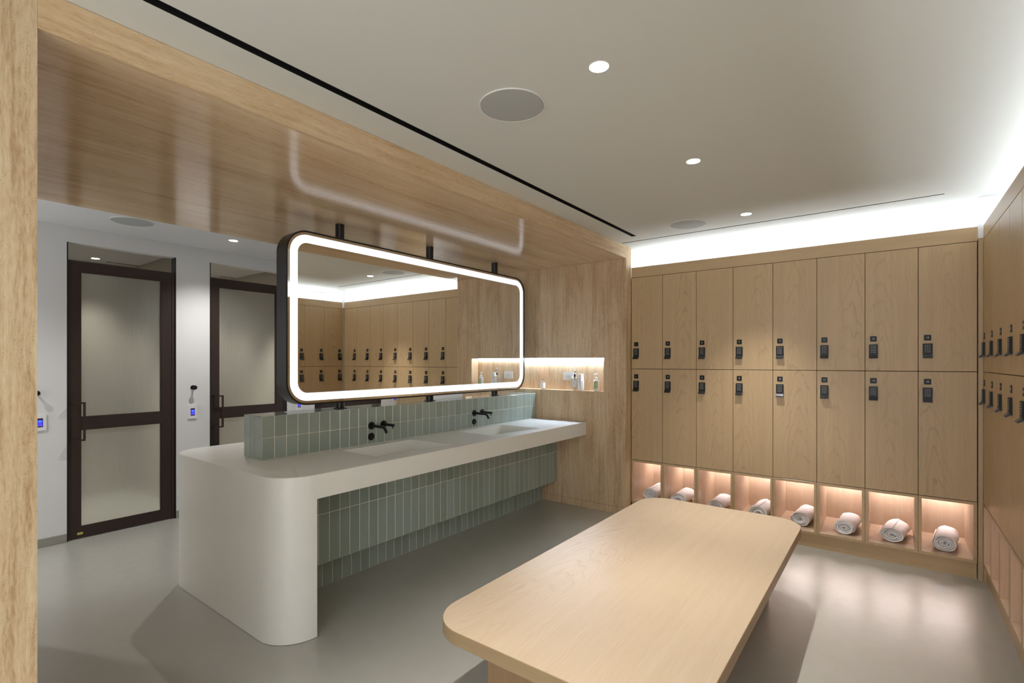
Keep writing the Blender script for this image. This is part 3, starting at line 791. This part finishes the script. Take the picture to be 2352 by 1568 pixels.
# ================================================================== WASHBASIN COUNTER
CX0, CX1, CY0, CY1, CZT, CZB, CR = -3.837, -2.415, 1.286, YW - 0.001, 0.856, 0.728, 0.20
SINKS = [(-2.938, -2.516, 1.993, 2.602), (-2.938, -2.516, 3.132, 3.735)]
DEP = 0.082
def counter_mesh():
    b = bm_new()
    o0 = rrect(CX0, CX1, CY0, CY1, CR, 16, (1, 1, 0, 0))
    e = 0.003
    oi = rrect(CX0 + e, CX1 - e, CY0 + e, CY1, CR - e, 16, (1, 1, 0, 0))
    def loop(pts, z): return [b.verts.new((x, y, z)) for x, y in pts]
    A = loop(o0, CZB); B = loop(o0, CZT - e); T = loop(oi, CZT)
    n = len(o0)
    for P_, Q_ in ((A, B), (B, T)):
        for i in range(n):
            j = (i + 1) % n; b.faces.new((P_[i], P_[j], Q_[j], Q_[i]))
    b.faces.new(A[::-1])
    edges = [b.edges.get((T[i], T[(i + 1) % n])) for i in range(n)]
    for (x0, x1, y0, y1) in SINKS:
        H = [b.verts.new(p) for p in ((x0, y0, CZT), (x1, y0, CZT), (x1, y1, CZT), (x0, y1, CZT))]
        edges += [b.edges.new((H[i], H[(i + 1) % 4])) for i in range(4)]
        d0 = b.verts.new((x0, y0, CZT - DEP)); d1 = b.verts.new((x0, y1, CZT - DEP))
        b.faces.new((H[0], H[3], d1, d0))            # rear wall
        b.faces.new((H[0], d0, H[1])); b.faces.new((H[3], H[2], d1))   # triangular cheeks
        b.faces.new((H[1], H[2], d1, d0))            # sloping ramp
    bmesh.ops.triangle_fill(b, edges=edges, use_beauty=True)
    # waterfall end: shell following the rounded outline
    yi = 1.490; th = 0.055
    out = [(CX1, yi)] + [p for p in reversed(rrect(CX0, CX1, CY0, CY0 + 1.0, CR, 16, (1, 1, 0, 0))) if p[1] < yi - 0.0005] + [(CX0, yi)]
    inn = [(CX1 - th, yi)] + [p for p in reversed(rrect(CX0 + th, CX1 - th, CY0 + th, CY0 + 1.0, CR - th, 16, (1, 1, 0, 0))) if p[1] < yi - 0.0005] + [(CX0 + th, yi)]
    m_ = min(len(out), len(inn)); out = out[:m_ - 1] + [out[-1]]; inn = inn[:m_ - 1] + [inn[-1]]
    vo = [[b.verts.new((x, y, z)) for x, y in out] for z in (0.002, CZB)]
    vi = [[b.verts.new((x, y, z)) for x, y in inn] for z in (0.002, CZB)]
    for i in range(m_ - 1):
        b.faces.new((vo[0][i], vo[0][i + 1], vo[1][i + 1], vo[1][i]))
        b.faces.new((vi[0][i + 1], vi[0][i], vi[1][i], vi[1][i + 1]))
        b.faces.new((vo[0][i + 1], vo[0][i], vi[0][i], vi[0][i + 1]))
    for i in (0, m_ - 1):
        b.faces.new((vo[0][i], vi[0][i], vi[1][i], vo[1][i]))
    return b
ct = thing('washbasin_counter', 'long off-white solid-surface counter with rounded waterfall end and two ramped basins', 'counter', (0, 0, 0))
cm = mesh(counter_mesh(), 'countertop', M['solid'])
for p in cm.polygons: p.use_smooth = True
try: cm.set_sharp_from_angle(angle=math.radians(25))
except Exception: pass
link('countertop', cm, ct)

# ================================================================== TILED BLOCKS
def tile_me(dx, dy, dz, bev=0.0012): return mesh(box(bm_new(), -dx / 2, dx / 2, -dy / 2, dy / 2, -dz / 2, dz / 2, bev), 'tile', M['tile'])
G = 0.0034
sp = thing('tiled_splashback', 'low sage green tiled upstand standing on the white counter under the mirror', 'splashback', (0, 0, 0))
SX0, SX1, SY0, SY1, SZ0, SZ1 = -3.252, -3.018, 1.500, YW - 0.0015, CZT + 0.001, 1.120
boxo('grout_core', (SX0 + 0.0075, SX1 - 0.0012, SY0 + 0.0012, SY1, SZ0, SZ1 - 0.0012), M['grout'], sp)
P1 = 0.0761; hz = (SZ1 - SZ0 - G) / 2 - G / 2 + 0.0006
nt_ = int((SY1 - SY0) / P1)
TW = tile_me(0.004, P1 - G, hz)
rem = SY1 - SY0 - nt_ * P1
TWr = tile_me(0.004, rem - G, hz)
TT = tile_me(0.222, P1 - G, 0.004); TTr = tile_me(0.222, rem - G, 0.004)
zc_ = [SZ0 + G / 2 + hz / 2, SZ1 - G - hz / 2 + G / 2]
for i in range(nt_ + 1):
    last = i == nt_
    yc = SY0 + P1 * i + (P1 if not last else rem) / 2
    for zz in zc_: link('tile', TWr if last else TW, sp, (SX1 - 0.002, yc, zz))
    link('tile', TTr if last else TT, sp, (SX1 - 0.006 - 0.111, yc, SZ1 - 0.002))
bx = [-3.249, -3.168, -3.112, -3.021]
for a, b_ in zip(bx, bx[1:]):
    me_ = tile_me(b_ - a - G, 0.004, hz)
    for zz in zc_: link('tile', me_, sp, ((a + b_) / 2, SY0 + 0.0014, zz))
bmt = bm_new()
for i in range(nt_):
    for zz in zc_: box(bmt, SX0 + 0.003, SX0 + 0.008, SY0 + P1 * i + G / 2, SY0 + P1 * (i + 1) - G / 2, zz - hz / 2, zz + hz / 2)
ob_ = obj('rear_tile', bmt, M['tile'], sp); ob_['kind'] = 'stuff'

pl = thing('tiled_plinth', 'sage green tiled carcass under the counter with a recessed tiled foot', 'plinth', (0, 0, 0))
LX1, LX0, LY0, LY1 = -2.758, -3.494, 1.42, YW - 0.0015
boxo('grout_core', (LX0 + 0.001, LX1 - 0.0012, LY0, LY1, 0.223, CZB - 0.0015), M['grout'], pl)
boxo('grout_core', (-3.315, -2.935 - 0.0012, LY0 + 0.02, LY1, 0.001, 0.2225), M['grout'], pl)
P2 = 0.0733; h1 = 0.525 - 0.222 - G; h2 = CZB - 0.0015 - 0.525 - G
TL1, TL2, TF = tile_me(0.004, P2 - G, h1), tile_me(0.004, P2 - G, h2), tile_me(0.004, P2 - G, 0.222 - G)
wl = LY1 - 4.350; L1r, L2r = tile_me(0.004, wl - G, h1), tile_me(0.004, wl - G, h2)
link('tile', L1r, pl, (LX1 - 0.002, 4.350 + wl / 2, 0.222 + G / 2 + h1 / 2)); link('tile', L2r, pl, (LX1 - 0.002, 4.350 + wl / 2, 0.525 + G / 2 + h2 / 2))
for i in range(39):
    yc = 4.350 - P2 * (i + 0.5)
    if yc - P2 / 2 < LY0: break
    link('tile', TL1, pl, (LX1 - 0.002, yc, 0.222 + G / 2 + h1 / 2)); link('tile', TL2, pl, (LX1 - 0.002, yc, 0.525 + G / 2 + h2 / 2))
for i in range(40):
    yc = 4.4140 - 0.0365 - P2 * i
    if yc - P2 / 2 < LY0 + 0.02: break
    link('tile', TF, pl, (-2.935 - 0.002, yc, 0.111 + 0.0005))

# ================================================================== TAPS
def faucet(y0, lab):
    t = thing('basin_faucet', lab, 'faucet', (SX1 + 0.0003, y0, 0.987), 0, 'black wall-mounted basin faucets')
    def flange(): return lathe(bm_new(), [(0, 0), (0.0265, 0), (0.0275, 0.002), (0.0275, 0.0065), (0.0265, 0.008), (0, 0.008)], 32)
    obj('spout_flange', flange(), M['black'], t, (0, 0, 0), True, (0, PI / 2, 0))
    pts = [(0.008, 0, 0), (0.06, 0, 0), (0.125, 0, 0)]
    for k_ in range(1, 9):
        a = math.radians(62) * k_ / 8
        pts.append((0.125 + 0.045 * math.sin(a), 0, -0.045 * (1 - math.cos(a))))
    lx_, lz_ = pts[-1][0], pts[-1][2]
    pts.append((lx_ + 0.018 * math.cos(math.radians(62)), 0, lz_ - 0.018 * math.sin(math.radians(62))))
    obj('spout', tube(bm_new(), pts, 0.0105, 16), M['black'], t, (0, 0, 0), True)
    obj('handle_flange', flange(), M['black'], t, (0, 0.109, 0), True, (0, PI / 2, 0))
    h = obj('handle', tube(bm_new(), [(0.008, 0, 0), (0.118, 0, 0)], 0.0105, 16), M['black'], t, (0, 0.109, 0), True)
    obj('handle_pin', tube(bm_new(), [(0.108, 0, -0.008), (0.108, 0, -0.024)], 0.004, 10), M['black'], h, (0, 0, 0), True)
faucet(2.292, 'black wall-mounted faucet with curved spout over the nearer basin')
faucet(3.420, 'black wall-mounted faucet with curved spout over the farther basin')
for y0, lab in ((2.292, 'black round button under the nearer faucet'), (3.420, 'black round button under the farther faucet')):
    t = thing('round_button', lab, 'button', (SX1 + 0.0003, y0, 0.908), 0, 'black round buttons below the faucets')
    obj('button_base', lathe(bm_new(), [(0, 0), (0.0270, 0), (0.0275, 0.003), (0.0265, 0.004), (0, 0.004)], 32), M['black'], t, (0, 0, 0), True, (0, PI / 2, 0))
    obj('button_cap', lathe(bm_new(), [(0, 0.004), (0.0225, 0.004), (0.0225, 0.009), (0.021, 0.010), (0, 0.010)], 32), M['black'], t, (0, 0, 0), True, (0, PI / 2, 0))

# ================================================================== MIRROR
MX0, MX1 = -3.195, -3.075
MY0, MY1, MZ0, MZ1, MR = 1.681, 4.286, 1.166, 2.316, 0.15
FY = lambda u, v, t: (t, u, v)
mi = thing('lit_mirror', 'wide rounded black framed mirror with a glowing band, held on posts over the counter', 'mirror', (0, 0, 0))
def rr(off, n=14): return rrect(MY0 + off, MY1 - off, MZ0 + off, MZ1 - off, MR - off, n)
obj('frame', ring_prism(bm_new(), rr(0), rr(0.010), MX0, MX1, FY), M['frame'], mi, smooth=True)
obj('mirror_glass', prism(bm_new(), rr(0.0105), MX1 - 0.009, MX1 - 0.004, FY), M['mirror'], mi)
obj('light_band', ring_prism(bm_new(), rr(0.027), rr(0.080), MX1 - 0.0039, MX1 - 0.0030, FY), M['band'], mi)
obj('mirror_glass', prism(bm_new(), rr(0.0105), MX0 + 0.004, MX0 + 0.009, FY), M['mirror'], mi)
obj('light_band', ring_prism(bm_new(), rr(0.027), rr(0.080), MX0 + 0.0030, MX0 + 0.0039, FY), M['band'], mi)
obj('mirror_core', prism(bm_new(), rr(0.011), MX0 + 0.0095, MX1 - 0.0095, FY), M['black'], mi)
for py in (2.111, 2.984, 3.859):
    obj('support_post', lathe(bm_new(), [(0, MZ1 + 0.0005), (0.031, MZ1 + 0.0005), (0.031, ZS - 0.0005), (0, ZS - 0.0005)], 28, -3.135, py), M['frame'], mi, smooth=True)
    obj('support_post', lathe(bm_new(), [(0, SZ1 + 0.004), (0.031, SZ1 + 0.004), (0.031, MZ0 - 0.0005), (0, MZ0 - 0.0005)], 28, -3.135, py), M['frame'], mi, smooth=True)
    boxo('foot_plate', (-3.170, -3.100, py - 0.034, py + 0.034, SZ1 + 0.0006, SZ1 + 0.0038), M['frame'], mi)

# ================================================================== ITEMS ON THE RECESSED SHELF
ZN = 1.1615
# outlet
t = thing('power_outlet', 'white rectangular power outlet on the back of the lit recess', 'outlet', (-2.685, YW + 0.1120, 1.302))
obj('cover_plate', prism(bm_new(), rrect(-0.060, 0.060, -0.040, 0.040, 0.004, 4), 0.0, -0.006, lambda u, v, q: (u, q, v)), M['plastic'], t)
so_ = obj('socket', prism(bm_new(), rrect(-0.034, 0.034, -0.0165, 0.0165, 0.002, 2), -0.006, -0.0085, lambda u, v, q: (u, q, v)), M['plastic'], t)
bk = bm_new()
for sx in (-0.022, 0.022):
    for dz in (-0.006, 0.006): box(bk, sx - 0.004, sx + 0.004, -0.0088, -0.0085, dz - 0.0010, dz + 0.0010)
    box(bk, sx + (0.008 if sx < 0 else -0.010), sx + (0.010 if sx < 0 else -0.008), -0.0088, -0.0085, -0.002, 0.002)
box(bk, -0.004, 0.004, -0.0088, -0.0085, 0.003, 0.007); box(bk, -0.004, 0.004, -0.0088, -0.0085, -0.007, -0.003)
obj('socket_slot', bk, M['ink'], so_)
# diffuser
t = thing('reed_diffuser', 'small glass reed diffuser with salmon coloured reeds on the lit shelf', 'diffuser', (-2.963, YW + 0.050, ZN))
obj('bottle', lathe(bm_new(), [(0, 0), (0.0225, 0), (0.024, 0.003), (0.024, 0.072), (0.020, 0.082), (0.0100, 0.088), (0.0092, 0.104), (0.0105, 0.106), (0.0085, 0.106), (0.0075, 0.088), (0.017, 0.080), (0.0215, 0.070), (0.0215, 0.004), (0, 0.004)], 28), M['glass'], t, smooth=True)
obj('oil', lathe(bm_new(), [(0, 0.0045), (0.021, 0.0045), (0.021, 0.018), (0, 0.018)], 24), M['amber'], t, smooth=True)
l_ = obj('bottle_label', ring_prism(bm_new(), [(0.0245 * math.cos(2 * PI * i / 28), 0.0245 * math.sin(2 * PI * i / 28)) for i in range(28)], [(0.0241 * math.cos(2 * PI * i / 28), 0.0241 * math.sin(2 * PI * i / 28)) for i in range(28)], 0.012, 0.068), M['labelwhite'], t, smooth=True)
bk = bm_new(); box(bk, -0.012, -0.002, -0.0252, -0.0247, 0.036, 0.038); box(bk, 0.001, 0.010, -0.0252, -0.0247, 0.036, 0.038)
obj('label_print', bk, M['ink'], l_)
for i, (dx, dy) in enumerate(((-0.050, 0.004), (-0.020, 0.015), (0.026, -0.012), (0.032, 0.010), (0.040, 0.0), (0.045, -0.008), (-0.008, -0.016))):
    if i in (1, 6) : dx *= 0.8
    obj('reed', tube(bm_new(), [(-dx * 0.12, -dy * 0.12, 0.008), (dx * 0.12, dy * 0.1, 0.106), (dx, dy, 0.240 - 0.004 * (i % 3))], 0.0017, 6), M['reed'], t)
# round tray with decanter and cups
TX, TY = -2.535, YW + 0.055
t = thing('round_tray', 'thin round wooden tray under the decanter and the paper cups', 'tray', (TX, TY, ZN))
obj('tray_base', lathe(bm_new(), [(0, 0), (0.050, 0), (0.052, 0.003), (0, 0.003)], 36), M['traywood'], t)
t = thing('decanter', 'clear square glass decanter with white label and chrome pump, left of the paper cups', 'bottle', (-2.571, YW + 0.044, ZN + 0.0032), math.radians(14))
def rsq(h): return rrect(-h, h, -h, h, h * 0.35, 4)
b = bm_new()
secs = [(0.031, 0.0), (0.032, 0.003), (0.032, 0.108), (0.029, 0.124), (0.020, 0.134), (0.0125, 0.138), (0.0115, 0.150)]
rows = [[b.verts.new((x, y, z)) for x, y in rsq(h)] for h, z in secs]
for ra, rb in zip(rows, rows[1:]):
    n_ = len(ra)
    for i in range(n_): b.faces.new((ra[i], ra[(i + 1) % n_], rb[(i + 1) % n_], rb[i]))
b.faces.new(rows[0][::-1]); b.faces.new(rows[-1])
obj('bottle', b, M['glass'], t, smooth=True)
lb = boxo('bottle_label', (-0.022, 0.022, -0.0335, -0.0328, 0.036, 0.098), M['labelwhite'], t)
bk = bm_new()
for q in range(5): box(bk, -0.011 + q * 0.0046, -0.0085 + q * 0.0046, -0.0339, -0.0336, 0.070, 0.074)
obj('label_print', bk, M['ink'], lb)
obj('stopper', lathe(bm_new(), [(0, 0.128), (0.0085, 0.128), (0.0105, 0.150), (0.0105, 0.160), (0, 0.160)], 20), M['black'], t, smooth=True)
obj('collar', lathe(bm_new(), [(0, 0.1602), (0.013, 0.1602), (0.0145, 0.165), (0.0125, 0.171), (0.005, 0.174), (0.004, 0.184), (0, 0.184)], 20), M['chrome'], t, smooth=True)
pm = obj('pump_head', tube(bm_new(), [(0.006, 0.0, 0.184), (0.004, 0, 0.196), (-0.002, 0, 0.210), (0.004, 0, 0.222)], [0.005, 0.005, 0.004, 0.0055], 12), M['chrome'], t, smooth=True)
obj('pump_valve', tube(bm_new(), [(0.002, 0, 0.186), (0.020, -0.006, 0.190)], [0.006, 0.005], 12), M['ink'], pm, smooth=True)
t = thing('paper_cups', 'upturned stack of white paper cups between the decanter and the pump bottle', 'cups', (-2.508, YW + 0.062, ZN + 0.0032))
def cup(z0, h, rb, rt): return lathe(bm_new(), [(rb - 0.002, z0), (rb, z0), (rb + 0.0012, z0 + 0.002), (rb, z0 + 0.004), (rt, z0 + h), (rt - 0.003, z0 + h + 0.0015), (0, z0 + h - 0.002)], 32)
for q in range(5): obj('paper_cup', cup(q * 0.0225, 0.072, 0.0305 - 0.0004 * q, 0.022), M['paper'], t, smooth=True)
t = thing('pump_bottle', 'white lotion pump bottle with green label at the right end of the lit shelf', 'bottle', (-2.327, YW + 0.048, ZN), math.radians(8))
obj('bottle', lathe(bm_new(), [(0, 0), (0.0275, 0), (0.0290, 0.003), (0.0290, 0.104), (0.027, 0.110), (0.012, 0.113), (0.012, 0.116), (0, 0.116)], 32), M['plastic'], t, smooth=True)
nA = 14
pa = [(-PI / 2 - 0.85 + 1.7 * i / nA) for i in range(nA + 1)]
b = bm_new()
for ra_, rb_ in ((0.0291, 0.0295),):
    o_ = [(rb_ * math.cos(a), rb_ * math.sin(a)) for a in pa]; i_ = [(ra_ * math.cos(a), ra_ * math.sin(a)) for a in pa]
    prism(b, o_ + i_[::-1], 0.026, 0.098)
lb = obj('bottle_label', b, M['greenlabel'], t)
bk = bm_new(); box(bk, -0.014, 0.010, -0.0300, -0.0280, 0.088, 0.091); box(bk, -0.012, 0.002, -0.0300, -0.0280, 0.032, 0.034)
obj('label_print', bk, M['ink'], lb)
obj('collar', lathe(bm_new(), [(0, 0.1162), (0.0135, 0.1162), (0.0135, 0.132), (0.008, 0.138), (0.004, 0.140), (0.004, 0.163), (0, 0.163)], 24), M['plastic'], t, smooth=True)
obj('pump_head', tube(bm_new(), [(0.008, 0, 0.167), (-0.004, 0, 0.168), (-0.026, 0, 0.165)], [0.006, 0.006, 0.0035], 12), M['plastic'], t, smooth=True)

# ================================================================== BENCH
bn = thing('bench', 'large pale oak bench with rounded corners on slab legs', 'bench', (0, 0, 0))
BX0, BX1, BY0, BY1, BT, BB = -1.455, -0.433, 1.354, 3.622, 0.450, 0.398
def bench_top():
    b = bm_new(); e = 0.002
    o0 = rrect(BX0, BX1, BY0, BY1, 0.175, 18); oi = rrect(BX0 + e, BX1 - e, BY0 + e, BY1 - e, 0.175 - e, 18)
    L_ = [[b.verts.new((x, y, z)) for x, y in p] for p, z in ((oi, BB), (o0, BB + e), (o0, BT - e), (oi, BT))]
    n = len(o0)
    b.faces.new(L_[0][::-1]); top = b.faces.new(L_[3])
    for a_, b_ in zip(L_, L_[1:]):
        for i in range(n):
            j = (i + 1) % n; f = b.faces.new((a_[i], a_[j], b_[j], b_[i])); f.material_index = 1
    cx_, cy_ = -0.94, 2.49
    return b
b = bench_top()
me = mesh(b, 'bench_top', mats=[M['bench'], M['benchedge_shaded']], smooth=True)
me.transform(Matrix.Translation((0.94, -2.49, 0)))
link('bench_top', me, bn, (-0.94, 2.49, 0))
for y0, y1 in ((1.538, 1.600), (1.830, 1.890), (3.057, 3.112), (3.335, 3.395)):
    boxo('leg_panel', (-1.285, -0.597, y0, y1, 0.0, BB - 0.0005), M['benchleg_shaded'], bn, bev=0.002)
for y0, y1 in ((1.6005, 1.8295), (3.1125, 3.3345)):
    boxo('leg_web', (-0.975, -0.915, y0, y1, 0.0, BB - 0.0005), M['benchleg_shaded'], bn)
